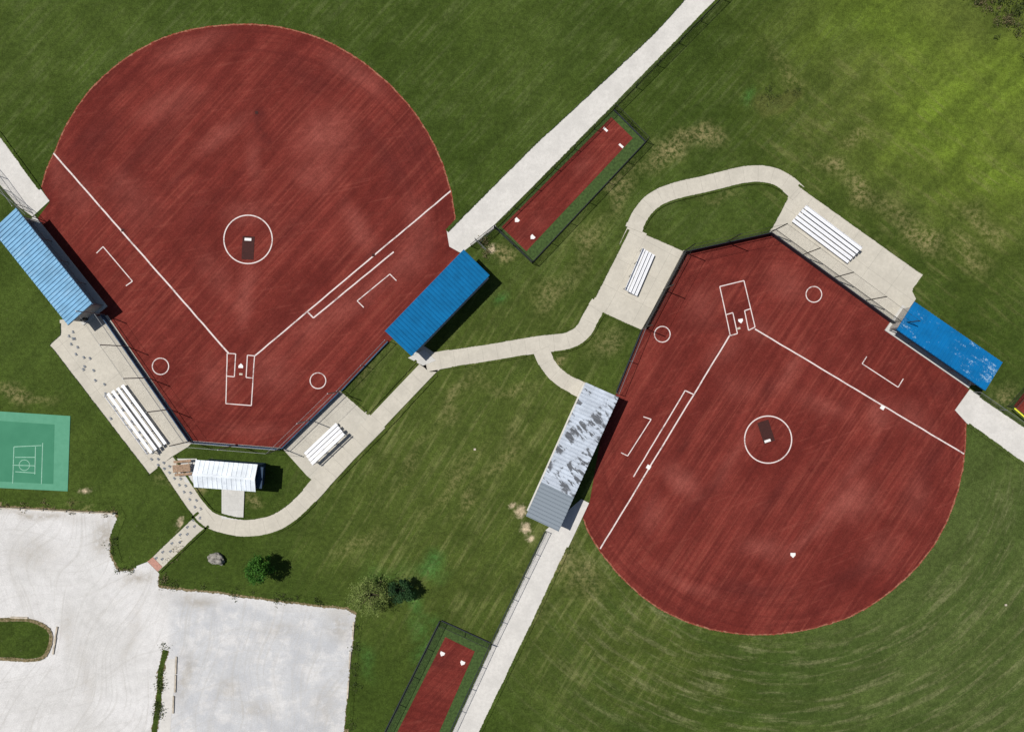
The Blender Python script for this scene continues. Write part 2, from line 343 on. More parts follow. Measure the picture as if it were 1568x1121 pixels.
def cyl(bm,a,b,r0,r1=None,seg=8):
    r1=r0 if r1 is None else r1; a=Vector(a); b=Vector(b); d=(b-a).normalized()
    x=d.orthogonal().normalized(); y=d.cross(x); A=[];B=[]
    for i in range(seg):
        t=2*math.pi*i/seg; o=x*math.cos(t)+y*math.sin(t); A.append(bm.verts.new(a+o*r0)); B.append(bm.verts.new(b+o*r1))
    for i in range(seg): bm.faces.new((A[i],A[(i+1)%seg],B[(i+1)%seg],B[i]))
    bm.faces.new(B); bm.faces.new(A[::-1])
# ---------------- ground: one sheet, finer in the middle ----------------
gx=[-900,-400,-200,-120,-90,-70]+list(np.arange(-60,60.01,.5))+[70,90,120,200,400,900]
gy=[-900,-400,-200,-120,-80,-60]+list(np.arange(-50,50.01,.5))+[60,80,120,200,400,900]
gx=[float(a) for a in gx]; gy=[float(a) for a in gy]; nx=len(gx)
me=bpy.data.meshes.new('ground')
me.from_pydata([(x,y,0.) for y in gy for x in gx],[],[(j*nx+i,j*nx+i+1,(j+1)*nx+i+1,(j+1)*nx+i) for j in range(len(gy)-1) for i in range(nx-1)])
me.materials.append(M_grass); link(bpy.data.objects.new('ground',me))
arcW=cat(PX([(63,287),(70,262),(82,235),(100,194),(125,154),(158,117),(202,83),(250,58),(300,44),(350,38),(400,38),(450,46),(500,63),(548,90),(590,123),(626,161),(655,203),(676,246),(690,290),(696,322),(698,340)]),k=6)
sheet('clay_infield',arcW+PX([(684,356),(690,378),(712,394),(600,520),(432,686),(294,676),(140,478),(50,345),(76,310)]),.008,M_clayW,grid=.6)
arcE=cat(PX([(1480,648),(1477,700),(1465,758),(1441,817),(1402,871),(1352,915),(1302,944),(1250,961),(1200,970),(1150,972),(1100,966),(1050,952),(1000,926),(960,893),(925,853),(902,818),(893,795)]),k=6)
sheet('clay_infield',arcE+PX([(892,780),(903,768),(925,640),(945,600),(985,502),(1046,386),(1178,357),(1372,499),(1484,597),(1462,628)]),.0085,M_clayE,grid=.6)
strip('clay_edge_soil',arcW,.42,.016,M_rim); strip('clay_edge_soil',arcE,.42,.016,M_rim)
strip('grass_verge',[p+ (p-W2(378,366)).normalized()*.26 for p in arcW],.55,.019,M_gfringe)
strip('grass_verge',[p+ (p-W2(1178,672)).normalized()*.26 for p in arcE],.55,.019,M_gfringe)
def chalkset(name,segs,circs):
    bm=bmesh.new(); z=.022
    for a,b,w in segs:
        A=W2(*a);B=W2(*b); n=max(2,int((B-A).length)); t=(B-A).normalized(); nn=Vector((-t.y,t.x))
        addstrip(bm,[A.lerp(B,i/n)+nn*(random.uniform(-.02,.02) if 0<i<n and n>4 else 0) for i in range(n+1)],w,z); z+=.0008
    for c,r,w in circs:
        C=W2(*c); addstrip(bm,[C+Vector((math.cos(t),math.sin(t)))*r*S for t in [2*math.pi*i/64 for i in range(64)]],w,z,True); z+=.0008
    mkobj(name,bm,M_chalk)
def seg(l,w): return [(l[i],l[i+1],w) for i in range(len(l)-1)]
F=.14;B_=.10
chalkset('chalk_lines',seg([(82,235),(351,542)],.16)+seg([(690,293),(389,546)],F)+seg([(603,386),(480,487),(471,478)],F)
 +seg([(607,430),(597,420),(547,461),(557,471)],B_)+seg([(148,388),(158,378),(203,431),(193,438)],B_)
 +seg([(348,541),(361,542),(359,577)],B_)+seg([(348,541),(346,618),(385,621),(390,545),(379,544),(377,578)],B_)+seg([(347,576),(359,577)],B_)+seg([(377,578),(388,579)],B_),
 [((380,367),37,.12),((246,561),12.5,.10),((487,583),12,.10)])
chalkset('chalk_lines',seg([(1156,504),(1476,695)],F)+seg([(1117,514),(919,840)],F)+seg([(1062,604),(1049,598),(970,730)],.12)
 +seg([(985,638),(997,642),(961,698),(951,693)],B_)+seg([(1327,546),(1320,557),(1375,593),(1383,580)],B_)
 +seg([(1118,514),(1102,439),(1139,430),(1156,501),(1146,506),(1140,476),(1149,473)],B_)+seg([(1118,514),(1129,511),(1122,479),(1112,482)],B_),
 [((1176,673),36,.12),((1246,451),12,.10),((1014,512),12,.10)])
def home_plate(px,py,ang,r=.26):
    c=W2(px,py); a=math.radians(ang); pts=[]
    for (x,y) in ((-.22,.22),(.22,.22),(.22,0),(0,-.22),(-.22,0)):
        x*=r/.22; y*=r/.22
        pts.append(c+Vector((x*math.cos(a)-y*math.sin(a),x*math.sin(a)+y*math.cos(a))))
    sheet('home_plate',pts,.05,M_whitep,.04)
def slab(name,px,py,ang,lx,ly,mat,z=.06,t=.05):
    a=math.radians(ang);U=Vector((math.cos(a),math.sin(a)));V=Vector((-U.y,U.x)); O=W2(px,py)
    return fbox(name,O,U,V,(-lx/2,lx/2,-ly/2,ly/2,z-t,z),mat)
home_plate(369,560,177,.24); home_plate(1134,492,10,.24)
slab('pitching_mat',380,380,-3,1.25,2.4,M_mat,.03,.02); slab('pitcher_plate',380,367,-3,.7,.28,M_whitep)
slab('pitching_mat',1173,661,18,1.2,2.3,M_mat,.03,.02); slab('pitcher_plate',1175,675,18,.65,.26,M_whitep)
slab('batter_mat',369,573,-3,.35,.2,M_tan,.035,.02);slab('batter_mat',1131,503,15,.35,.2,M_tan,.035,.02)
slab('first_base',1351,624,-31,.42,.42,M_whitep); slab('third_base',993,715,-31,.42,.42,M_whitep); home_plate(1214,850,0,.26)
for q in ((393,173),(572,391),(188,353)): slab('base_anchor',q[0],q[1],0,.3,.3,M_mat,.03,.02)
# ---------------- concrete ----------------
zc=[.03]
def nz(): zc[0]+=.005; return zc[0]
def plaza(name,pts,mat):
    sheet(name,PX(pts),nz(),mat,.06)
def walk(name,pts,wpx,mat=None):
    p=cat(PX(pts)); w=wpx*S; strip(name,p,w,nz(),mat or M_path,thick=.06); return p,w
def verge(pts_px,w=.28,z=.125,mat=None):
    p=PX(pts_px); q=[]
    for a,b in zip(p,p[1:]):
        n=max(1,int((b-a).length/.8)); q+= [a.lerp(b,i/n) for i in range(n)]
    q.append(p[-1]); strip('grass_verge',q,w,z,mat or M_gfringe)
def vergepath(p,w,sides=(1,-1),z=.13,i0=0,i1=None,fw=.26):
    for s in sides:
        q=[]
        for i,x in enumerate(p):
            a=p[max(i-1,0)];b=p[min(i+1,len(p)-1)];t=(b-a).normalized();q.append(x+Vector((-t.y,t.x))*s*(w/2+.06))
        strip('grass_verge',q[i0:i1],fw,z,M_gfringe)
tl=[(1330,-330),(1170,-130),(1046,0),(999,52),(903,142),(818,220),(684,354)]; tr=[(706,388),(760,347),(850,255),(940,164),(1043,58),(1099,0),(1222,-125),(1380,-300)]
plaza('limestone_walkway',tl+[(688,378)]+tr,M_white); verge(tl,.4); verge(tr[1:],.4)
plaza('limestone_walkway',[(-260,-110),(0,205),(76,308),(50,332),(28,316),(0,283),(-300,-70)],M_white); verge([(-260,-110),(0,205),(62,290)],.4)
plaza('limestone_walkway',[(1462,628),(1485,596),(1568,652),(1900,880),(1900,935),(1568,712),(1480,648)],M_white); verge([(1482,650),(1568,712),(1900,935)],.4);verge([(1500,606),(1568,652),(1900,880)],.4)
bl=[(835,812),(752,985),(690,1121),(560,1400)]; br=[(902,770),(870,838),(820,945),(735,1121),(600,1400)]
plaza('limestone_walkway',[(860,790)]+bl+br[::-1]+[(890,764)],M_white); verge(br[1:],.4); verge(bl,.25)
plaza('concrete_plaza',[(92,490),(165,483),(296,676),(288,684),(262,700),(228,727),(75,528),(92,512)],M_plA); verge([(228,727),(75,528),(92,512),(92,495)])
plaza('concrete_plaza',[(434,688),(522,597),(570,638),(590,655),(508,738),(494,748),(470,728)],M_plB); verge([(522,597),(560,630)]);
plaza('concrete_plaza',[(962,345),(985,356),(1050,385),(981,507),(920,478),(908,462)],M_plC); verge([(962,352),(910,455)]);verge([(922,480),(981,507)]);verge([(990,359),(1046,383)])
plaza('concrete_plaza',[(1178,356),(1212,292),(1224,285),(1414,421),(1396,446),(1402,458),(1372,500)],M_plD); verge([(1222,284),(1414,421),(1398,444)]);verge([(1180,350),(1204,304)])
p,w=walk('concrete_path',[(640,540),(662,556),(655,564),(575,648),(492,738),(480,752)],27);
verge([(638,552),(562,634)],.28);verge([(669,574),(590,660),(516,736)],.28)
p,w=walk('concrete_path',[(505,722),(482,750),(445,786),(412,803),(370,808),(325,797),(304,778),(284,750),(255,706)],27); vergepath(p,w,i0=10)
p,w=walk('concrete_path',[(322,788),(300,805),(236,866)],24); vergepath(p,w,i0=5)
slab('detectable_warning',238,863,-45,1.5,.7,simple('warning_pavers',(.42,.22,.17),.8),.115,.02)
p,w=walk('concrete_path',[(652,556),(690,549),(750,540),(820,528),(868,522),(892,508),(905,485),(918,465)],27); vergepath(p,w,sides=(1,),i0=8,i1=-4); vergepath(p,w,sides=(-1,),i0=8,i1=23); vergepath(p,w,sides=(-1,),i0=28,i1=-4)
p,w=walk('concrete_path',[(970,352),(980,330),(1000,308),(1030,294),(1085,281),(1140,268),(1175,268),(1200,278),(1222,297)],27); vergepath(p,w,i0=3,i1=-6)
p,w=walk('concrete_path',[(828,535),(840,560),(862,582),(905,604)],25); vergepath(p,w,i0=6,i1=-5)
plaza('concrete_pad',[(270,702),(302,702),(302,742),(284,738)],M_pad)
plaza('concrete_pad',[(340,744),(375,744),(373,796),(340,794)],M_pad)
plaza('concrete_pad',[(625,548),(650,535),(668,552),(648,560)],M_pad)
bm=bmesh.new()
def disc(c,r,rx=1.):
    bm.faces.new([bm.verts.new((c.x+math.cos(t)*r*rx,c.y+math.sin(t)*r,.126)) for t in [2*math.pi*i/8 for i in range(8)]])
trail=cat(PX([(108,505),(120,540),(165,600),(205,655),(235,700),(262,720),(285,750),(305,785),(280,820),(243,856)]),k=6)
def paw(c,t,r=.10):
    nn=Vector((-t.y,t.x)); disc(c,r)
    for k in (-1.2,-.4,.4,1.2): disc(c+t*r*(1.75-.25*abs(k))+nn*k*r*.85,r*.42)
for i in range(1,len(trail)):
    t=(trail[i]-trail[i-1]).normalized(); nn=Vector((-t.y,t.x))
    paw(trail[i]+nn*.25*(1 if i%2 else -1),t)
for q in ((112,518),(138,548),(128,565),(170,640),(222,680)): paw(W2(*q),Vector((.6,-.8)))
mkobj('paw_print_markings',bm,M_paw)
# ---------------- parking ----------------
lot=[(-500,760),(0,773),(178,783),(184,795),(172,826),(173,850),(183,872),(205,868),(226,860),(246,880),(246,897),(330,905),(440,920),(532,930),(548,940),(542,1000),(530,1121),(505,1500),(-500,1500)]
sheet('gravel_parking_lot',PX(lot),.012,M_gravel,grid=.6)
verge(lot[1:8],.8,.03,M_soil); verge(lot[9:17],.7,.03,M_soil); verge([(x+3,y-5) for x,y in lot[1:8]],.9,.035); verge([(x+3,y-5) for x,y in lot[9:17]],.8,.035)
isl=cat(PX([(-160,946),(0,948),(50,950),(78,968),(72,1000),(50,1010),(0,1008),(-160,1006)]),True,5)
sheet('grass_island',isl,.06,M_grass,.06); strip('stone_kerb',isl,.32,.1,M_tan,True,.09); strip('grass_verge',isl,.5,.11,M_soil,True)
st=[(254,995),(246,1030),(243,1075),(236,1125),(225,1250)]
strip('grass_median',cat(PX(st)),.6,.03,M_gfringe); verge(st,.9,.025,M_soil)
sheet('concrete_gutter',PX([(252,1010),(268,1008),(266,1060),(262,1100),(258,1180),(242,1180)]),.02,M_white)
def kerb(px,py,ang,l=1.8):
    a=math.radians(ang);U=Vector((math.cos(a),math.sin(a)));V=Vector((-U.y,U.x))
    bm=bmesh.new(); box(bm,W2(px,py),U,V,-l/2,l/2,-.08,.08,.0,.14,z1b=.11); bmesh.ops.recalc_face_normals(bm,faces=bm.faces); bmesh.ops.bevel(bm,geom=bm.edges[:],offset=.02,segments=1)
    mkobj('parking_kerb_stone',bm,M_tan)
for q in ((86,972,80),(84,988,80),(270,1018,88),(269,1046,88),(266,1078,88),(30,945,-2),(541,965,86),(536,1010,86),(533,1055,86)): kerb(*q)
# ---------------- sport court ----------------
g=G('court_light'); n=g.noise(g.co(),1.5,5); MC1=g.out(g.mix(n,(.07,.24,.145),(.12,.33,.215)),.85,spec=.1)
g=G('court_dark'); n=g.noise(g.co(),.6,4); MC2=g.out(g.mix(n,(.04,.175,.10),(.065,.235,.14)),.85,spec=.1)
sheet('sport_court',PX([(-120,622),(108,637),(104,752),(-120,741)]),.05,MC1,.05)
sheet('sport_court_play_area',PX([(-120,636),(84,650),(82,741),(-120,731)]),.056,MC2)
bm=bmesh.new(); z=.062
for a in ([(22,684),(64,682)],[(22,684),(20,740)],[(66,678),(64,741)],[(24,700),(55,700)],[(24,722),(55,724)],[(55,684),(54,726)],[(20,712),(55,713)]):
    addstrip(bm,PX(a),.08,z); z+=.001
addstrip(bm,[W2(38,712)+Vector((math.cos(t),math.sin(t)))*.55 for t in [i*.3 for i in range(21)]],.07,z,True)
mkobj('court_lines',bm,simple('court_paint',(.22,.42,.31)))
# ---------------- bullpens ----------------
M_turf=simple('green_turf',(.042,.075,.018),.95,.3,4)
for q,z in (([(939,168),(990,218),(815,403),(757,350)],.01),([(675,950),(752,985),(690,1121),(640,1230),(538,1230),(590,1121)],.01),([(1568,600),(1585,575),(1900,790),(1860,860),(1545,622)],.01)): sheet('turf_border',PX(q),z,M_turf)
for q in ([(936,180),(969,212),(806,385),(768,348)],[(682,975),(727,997),(672,1121),(630,1215),(562,1215),(608,1121)],[(1552,622),(1572,596),(1880,800),(1850,845)]): sheet('bullpen_clay',PX(q),.016,M_clayB,grid=.8)
for q in ((927,199,45),(951,224,45)): slab('pitcher_plate',q[0],q[1],-42,.55,.22,M_whitep)
home_plate(791,338,-45,.24);home_plate(815,364,-45,.24);home_plate(677,1001,-25,.24);home_plate(708,1015,-25,.24)
# ---------------- fences ----------------
def fence(name,pts,h,mesh=None,post=None,sp=3.,pr=.035,base=None,basemat=None,net=None):
    post=post or M_steel; mesh=mesh or M_chain; P=PX(pts); e=empty(name)
    bp=bmesh.new(); bs=bmesh.new(); bn=bmesh.new(); uvl=bs.loops.layers.uv.verify(); uvn=bn.loops.layers.uv.verify(); L=0
    hm=h if net is None else net
    for a,b in zip(P,P[1:]):
        ln=(b-a).length; n=max(1,round(ln/sp))
        for i in range(n+1):
            q=a.lerp(b,i/n); cyl(bp,(q.x,q.y,0),(q.x,q.y,h+.05),pr,pr,8)
        if not net: cyl(bp,(a.x,a.y,h),(b.x,b.y,h),pr*.7,pr*.7,6)
        else:
            cyl(bp,(a.x,a.y,h),(b.x,b.y,h),.012,.012,5); cyl(bp,(a.x,a.y,net),(b.x,b.y,net),pr*.6,pr*.6,6)
        cyl(bp,(a.x,a.y,.08),(b.x,b.y,.08),pr*.4,pr*.4,5)
        for bb,l,z0,z1 in ((bs,uvl,.08,hm),)+(((bn,uvn,hm,h),) if net else ()):
            f=bb.faces.new([bb.verts.new(x) for x in ((a.x,a.y,z0),(b.x,b.y,z0),(b.x,b.y,z1),(a.x,a.y,z1))])
            for lo,uv in zip(f.loops,((L,z0),(L+ln,z0),(L+ln,z1),(L,z1))): lo[l].uv=uv
        if base:
            U=(b-a).normalized(); V=Vector((-U.y,U.x)); fbox('base_pad',a,U,V,(0.05,ln-.05,-.13,-.05,.03,base),basemat,e)
        L+=ln
    mkobj('posts_and_rails',bp,post,e); mkobj('mesh',bs,mesh,e)
    if net: mkobj('net',bn,M_net,e)
    else: bn.free()
    return e
fence('backstop_fence',[(160,482),(294,675),(432,686),(520,600)],4.6,sp=4.2,pr=.05,base=.65,basemat=M_pad_blue,net=1.8)
fence('chain_link_fence',[(522,598),(594,522)],1.8,base=.3,basemat=M_pad_blue)
fence('backstop_fence',[(985,502),(1046,386),(1178,357),(1368,496)],4.6,post=M_black,mesh=M_chainb,sp=4.2,pr=.05,base=.8,basemat=M_pad_navy,net=1.8)
fence('chain_link_fence',[(984,504),(944,602)],1.8,base=.3,basemat=M_pad_navy)
fence('chain_link_fence',[(1380,-290),(1222,-113),(1107,0),(940,168),(758,349),(722,378)],1.5,mesh=M_chainb,post=M_black)
fence('bullpen_fence',[(940,168),(990,218),(815,404),(758,350)],1.5,mesh=M_chainb,post=M_black,base=.2,basemat=M_pad_navy)
fence('bullpen_fence',[(752,985),(675,950),(590,1121),(538,1232)],1.5,mesh=M_chainb,post=M_black,base=.2,basemat=M_pad_navy)
fence('chain_link_fence',[(836,813),(752,986),(690,1121),(560,1400)],1.2,sp=2.4,base=.15,basemat=M_pad_navy)
fence('chain_link_fence',[(1490,600),(1568,654),(1900,882)],1.2); 
fence('bullpen_fence',[(1542,622),(1570,590),(1900,812)],1.5,mesh=M_chainb,post=M_black)
strip('fence_cap',PX([(1540,624),(1568,648),(1900,873)]),.12,1.25,M_yel,thick=.08)
fence('chain_link_fence',[(-280,-60),(0,270),(38,322)],1.8,)
fence('chain_link_fence',[(5,290),(40,318),(58,335)],1.8,)
def railfence(pts):
    P=PX(pts); bm=bmesh.new()
    for a,b in zip(P,P[1:]):
        U=(b-a).normalized();V=Vector((-U.y,U.x));ln=(b-a).length;n=max(1,round(ln/2.4))
        for i in range(n+1): box(bm,a.lerp(b,i/n),U,V,-.08,.08,-.08,.08,0,.6)
        box(bm,a,U,V,.1,ln-.1,-.05,.05,.35,.5)
    bmesh.ops.recalc_face_normals(bm,faces=bm.faces); mkobj('timber_rail_fence',bm,M_tan)
railfence([(-300,765),(0,776),(176,785)])
# ---------------- dugouts ----------------
def dugout(name,fA,fB,bB,bA,mat,zf=2.9,zb=2.5,wall=M_block,post=M_steel):
    A=W2(*fA,zf);B=W2(*fB,zf);C=W2(*bB,zb);D=W2(*bA,zb)
    U=(B-A).normalized();V=Vector((-U.y,U.x))
    if (C-B).dot(V)<0: V=-V
    Lu=((B-A).length+(C-D).length)/2; Lv=((C-B).dot(V)+(D-A).dot(V))/2
    e=empty(name); O=A+U*(((D-A).dot(U))/2)
    bm=bmesh.new(); n=int(Lu/.38); rows=[]
    for i in range(n):
        u=i*Lu/n; du=Lu/n
        for (f,dz) in ((0,0),(.70,0),(.76,.07),(.93,.07)): rows.append((u+f*du,dz))
    rows.append((Lu,0)); t=.06; pr=None
    for u,dz in rows:
        a=O+U*u; b=a+V*Lv
        c=(bm.verts.new((a.x,a.y,zf+dz)),bm.verts.new((b.x,b.y,zb+dz)))
        if pr: bm.faces.new((pr[0],c[0],c[1],pr[1]))
        pr=c
    box(bm,O,U,V,0.01,Lu-.01,0.01,Lv-.01,zf-t-.05,zf-.01,z0b=zb-t-.05,z1b=zb-.01)
    bmesh.ops.recalc_face_normals(bm,faces=bm.faces); mkobj('roof',bm,mat,e)
    zs=lambda v: zf+(zb-zf)*v/Lv-.13
    fbox('fascia',O,U,V,(-.03,Lu+.03,-.04,0.0,zf-.22,zf-.005),mat,e)
    fbox('back_wall',O,U,V,(.35,Lu-.35,Lv-.55,Lv-.35,.0,zs(Lv-.35)),wall,e)
    for u in (.35,Lu-.55): fbox('side_wall',O,U,V,(u,u+.2,.5,Lv-.552,.0,zs(.5)),wall,e,z1b=zs(Lv-.5))
    bm=bmesh.new(); k=4
    for i in range(k+1):
        q=O+U*(.45+(Lu-.9)*i/k)+V*.35; cyl(bm,(q.x,q.y,0),(q.x,q.y,zf-.14),.05)
        q2=q+U*((Lu-.9)/k)
        if i<k: cyl(bm,(q.x,q.y,1.1),(q2.x,q2.y,1.1),.03)
    mkobj('front_posts',bm,post,e)
    fbox('bench_seat',O,U,V,(.9,Lu-.9,Lv-1.05,Lv-.7,.42,.48),M_alu,e)
    bm=bmesh.new()
    for i in range(4): box(bm,O,U,V,1.+(Lu-2.1)*i/3,1.08+(Lu-2.1)*i/3,Lv-1.,Lv-.75,.08,.42)
    mkobj('bench_legs',bm,M_steel,e)
    fbox('floor_slab',O,U,V,(.1,Lu-.1,.1,Lv-.1,.0,.14),M_pad,e)
    return e
dugout('dugout',(26,322),(141,466),(104,498),(-14,350),M_roofLB,2.9,2.5)
dugout('dugout',(589,508),(711,382),(748,421),(632,546),M_roofB,2.9,2.5)
dugout('dugout',(948,606),(856,811),(803,792),(897,588),M_roofS,2.9,2.5,)
dugout('dugout',(1376,506),(1511,599),(1532,555),(1399,459),M_roofW,2.6,2.3)
# ---------------- bleachers ----------------
def bleachers(fA,fB,bB,bA,rows=4):
    A=W2(*fA,.4);B=W2(*fB,.4);C=W2(*bB,1.1);D=W2(*bA,1.1)
    U=(B-A).normalized();V=Vector((-U.y,U.x))
    if (C-B).dot(V)<0: V=-V
    Lu=(B-A).length; Lv=((C-B).dot(V)+(D-A).dot(V))/2; e=empty('bleachers'); O=A
    d=Lv/rows; b1=bmesh.new(); b2=bmesh.new(); b3=bmesh.new()
    for i in range(rows):
        zz=.42+.2*i; v=d*i+.04
        box(b1,O,U,V,0,Lu,v,v+.15,zz,zz+.04); box(b1,O,U,V,0,Lu,v+.165,v+.32,zz,zz+.04)
        if i<rows-1: box(b2,O,U,V,.0,Lu,v+.40,v+d-.05,zz-.15,zz-.11)
    box(b1,O,U,V,0,Lu,Lv-.03,Lv,1.2,1.4)
    n=max(3,int(Lu/1.8))
    for k in range(n+1):
        u=.15+(Lu-.35)*k/n
        box(b3,O,U,V,u,u+.05,.05,Lv,.14,.18); 
        for i in range(rows): box(b3,O,U,V,u,u+.05,d*i+.15,d*i+.2,.18,.42+.2*i)
        box(b3,O,U,V,u+.051,u+.09,.1,Lv-.1,.3,.36,z0b=.9,z1b=.96)
        box(b3,O,U,V,u,u+.05,Lv,Lv+.04,.1,1.5)
    for b in (b1,b2,b3): bmesh.ops.recalc_face_normals(b,faces=b.faces)
    mkobj('seat_planks',b1,M_alu,e); mkobj('foot_planks',b2,M_alu,e); mkobj('frame',b3,M_steel,e)
bleachers((190,588),(256,678),(228,695),(161,606),4)
bleachers((465,693),(514,647),(531,663),(483,709),4)
bleachers((1003,391),(976,454),(955,444),(984,382),4)
bleachers((1212,340),(1297,404),(1318,380),(1233,315),5)
# ---------------- concession stand ----------------
def stand():
    e=empty('concession_stand'); z0,z1=2.7,3.2
    A=W2(297,746,z0);B=W2(392,753,z0);C=W2(396,712,z0);D=W2(299,703,z0)
    U=(B-A).normalized();V=Vector((-U.y,U.x)); Lu=(B-A).length; Lv=((D-A).dot(V)+(C-B).dot(V))/2; O=A
    bm=bmesh.new(); n=int(Lu/.45)
    for side in (0,1):
        pr=None
        for i in range(n):
            for f,dz in ((0,0),(.75,0),(.8,.035),(.95,.035)):
                q=O+U*(i+f)*Lu/n; a=q+V*(0 if side==0 else Lv); m=q+V*Lv/2
                c=(bm.verts.new((a.x,a.y,z0+dz)),bm.verts.new((m.x,m.y,z1+dz)))
                if pr: bm.faces.new((pr[0],c[0],c[1],pr[1]))
                pr=c
    bmesh.ops.recalc_face_normals(bm,faces=bm.faces)
    for f in bm.faces:
        if f.normal.z<0 and abs(f.normal.z)>.3: f.normal_flip()
    mkobj('roof',bm,M_roofC,e)
    fbox('ridge_cap',O,U,V,(0,Lu,Lv/2-.12,Lv/2+.12,z1+.03,z1+.07),M_roofC,e)
    fbox('walls',O,U,V,(.25,Lu-.2,.25,Lv-.25,0,z0-.03),M_navy,e)
    bm=bmesh.new()
    for u in (.25,Lu-.2):
        bm.faces.new([bm.verts.new(((O+U*u+V*v).x,(O+U*u+V*v).y,z)) for v,z in ((.25,z0-.03),(Lv-.25,z0-.03),(Lv/2,z1-.08))])
    mkobj('gables',bm,M_navy,e)
    fbox('serving_window',O,U,V,(1.2,2.8,.2,.245,1.1,2.1),M_glass,e); fbox('counter',O,U,V,(1.1,2.9,-.05,.24,1.0,1.06),M_whitep,e)
    fbox('door',O,U,V,(3.8,4.75,.2,.245,0.1,2.1),M_whitep,e); fbox('end_door',O,U,V,(Lu-.195,Lu-.15,1.0,1.9,0.1,2.1),M_navy,e)
    fbox('end_awning',O,U,V,(Lu-.195,Lu+.45,.3,Lv-.3,2.35,2.42),M_navy,e)
stand()
def picnic(px,py,ang):
    a=math.radians(ang);U=Vector((math.cos(a),math.sin(a)));V=Vector((-U.y,U.x));O=W2(px,py); bm=bmesh.new()
    for k in range(4): box(bm,O,U,V,-.9,.9,-.38+k*.195,-.2+k*.195,.85,.89)
    for v in (-.8,.55): box(bm,O,U,V,-.9,.9,v,v+.25,.55,.59)
    for u in (-.65,.6):
        box(bm,O,U,V,u,u+.05,-.7,.7,.45,.54); box(bm,O,U,V,u,u+.05,-.35,-.27,.1,.85); box(bm,O,U,V,u,u+.05,.27,.35,.1,.85)
    bmesh.ops.recalc_face_normals(bm,faces=bm.faces); mkobj('picnic_table',bm,M_wood)
picnic(284,715,5)
def trash(px,py):
    bm=bmesh.new(); p=W(px,py); cyl(bm,(p.x,p.y,.06),(p.x,p.y,.85),.24,.28,16); cyl(bm,(p.x,p.y,.85),(p.x,p.y,.9),.3,.3,16); cyl(bm,(p.x,p.y,.9),(p.x,p.y,1.0),.26,.12,16)
    mkobj('trash_can',bm,M_black)
trash(133,488)
for q in ((727,688),(1540,926)): slab('valve_box_lid',q[0],q[1],0,.22,.2,M_tan,.05,.05)
fence('gate',[(735,372),(757,350)],1.5); fence('gate',[(728,368),(744,384)],1.2)
# ---------------- boulder ----------------
bm=bmesh.new(); bmesh.ops.create_icosphere(bm,subdivisions=4,radius=1)
p=W(334,855)
for v in bm.verts:
    k=1+.35*(mnoise.noise(v.co*1.6)+.4*mnoise.noise(v.co*4)); v.co*=k; v.co=Vector((v.co.x*.85+p.x,v.co.y*.55+p.y-.2*v.co.x,max(-.05,v.co.z*.5+.25)))
mkobj('boulder',bm,simple('rock',(.24,.225,.2),.9,.4,3))
# ---------------- trees ----------------
def leafmat(name,a,b):
    g=G(name); n=g.noise(g.co(),1.7,3); r=g.noise(g.co(),9,2)
    c=g.mix(g.mr(n,.35,.65),a,b); c=g.mix(g.mr(r,.4,.6,0,.5),c,tuple(x*.45 for x in a))
    b1=g.n('ShaderNodeBsdfPrincipled'); g.put(b1.inputs['Base Color'],c); b1.inputs['Roughness'].default_value=.7; b1.inputs['Specular IOR Level'].default_value=.2
    tr=g.n('ShaderNodeBsdfTranslucent'); g.put(tr.inputs[0],c); ms=g.n('ShaderNodeMixShader'); ms.inputs[0].default_value=.35
    g.nt.links.new(b1.outputs[0],ms.inputs[1]); g.nt.links.new(tr.outputs[0],ms.inputs[2])
    o=g.n('ShaderNodeOutputMaterial'); g.nt.links.new(ms.outputs[0],o.inputs[0]); return g.m
ML1=leafmat('leaves_green',(.05,.155,.02),(.10,.26,.035)); ML2=leafmat('leaves_yellow',(.19,.26,.06),(.34,.41,.13)); ML3=leafmat('leaves_deep',(.03,.08,.03),(.06,.14,.045))
M_bark=simple('bark',(.11,.08,.055),.9,.3,8)
def leaf(bm,c,s):
    n=Vector((random.gauss(0,1),random.gauss(0,1),random.gauss(.9,1))).normalized(); x=n.orthogonal().normalized(); y=n.cross(x)
    t=random.random()*6.28; x,y=x*math.cos(t)+y*math.sin(t),y*math.cos(t)-x*math.sin(t)
    bm.faces.new([bm.verts.new(c+q) for q in (-x*s,y*s*.5,x*s,-y*s*.5)])
def tree(name,px,py,r,h,mat,nl,clumps,ls=.1,seed=1):
    random.seed(seed); p=W(px,py,h*.6); e=empty(name); b=Vector((p.x,p.y,0)); bt=bmesh.new(); bl=bmesh.new()
    top=b+Vector((.1,.05,h*.8)); cyl(bt,b,b+Vector((0,0,h*.35)),.13,.09,8); cyl(bt,b+Vector((0,0,h*.35)),top,.09,.03,8)
    for i in range(clumps):
        t=random.random()*6.28; zz=random.uniform(.32,.95); rr=r*math.sqrt(random.random())*math.sqrt(max(.08,1-((zz-.55)/.47)**2))*.95
        c=b+Vector((math.cos(t)*rr,math.sin(t)*rr,h*zz)); cyl(bt,b+Vector((0,0,h*random.uniform(.25,.6)*min(1,zz+.1))),c,.035,.01,5)
        cr=r*random.uniform(.13,.28)
        for k in range(nl//clumps):
            d=Vector((random.gauss(0,1),random.gauss(0,1),random.gauss(0,.8)))*cr*.6; leaf(bl,c+d,ls*random.uniform(.6,1.3))
    mkobj('trunk',bt,M_bark,e); mkobj('crown',bl,mat,e)
tree('shade_tree',396,872,1.3,3.6,ML1,5200,40,.10,3)
tree('young_tree',566,912,2.05,3.8,ML2,4200,64,.08,5)
tree('shade_tree',614,905,1.3,2.9,ML3,3000,36,.10,9)
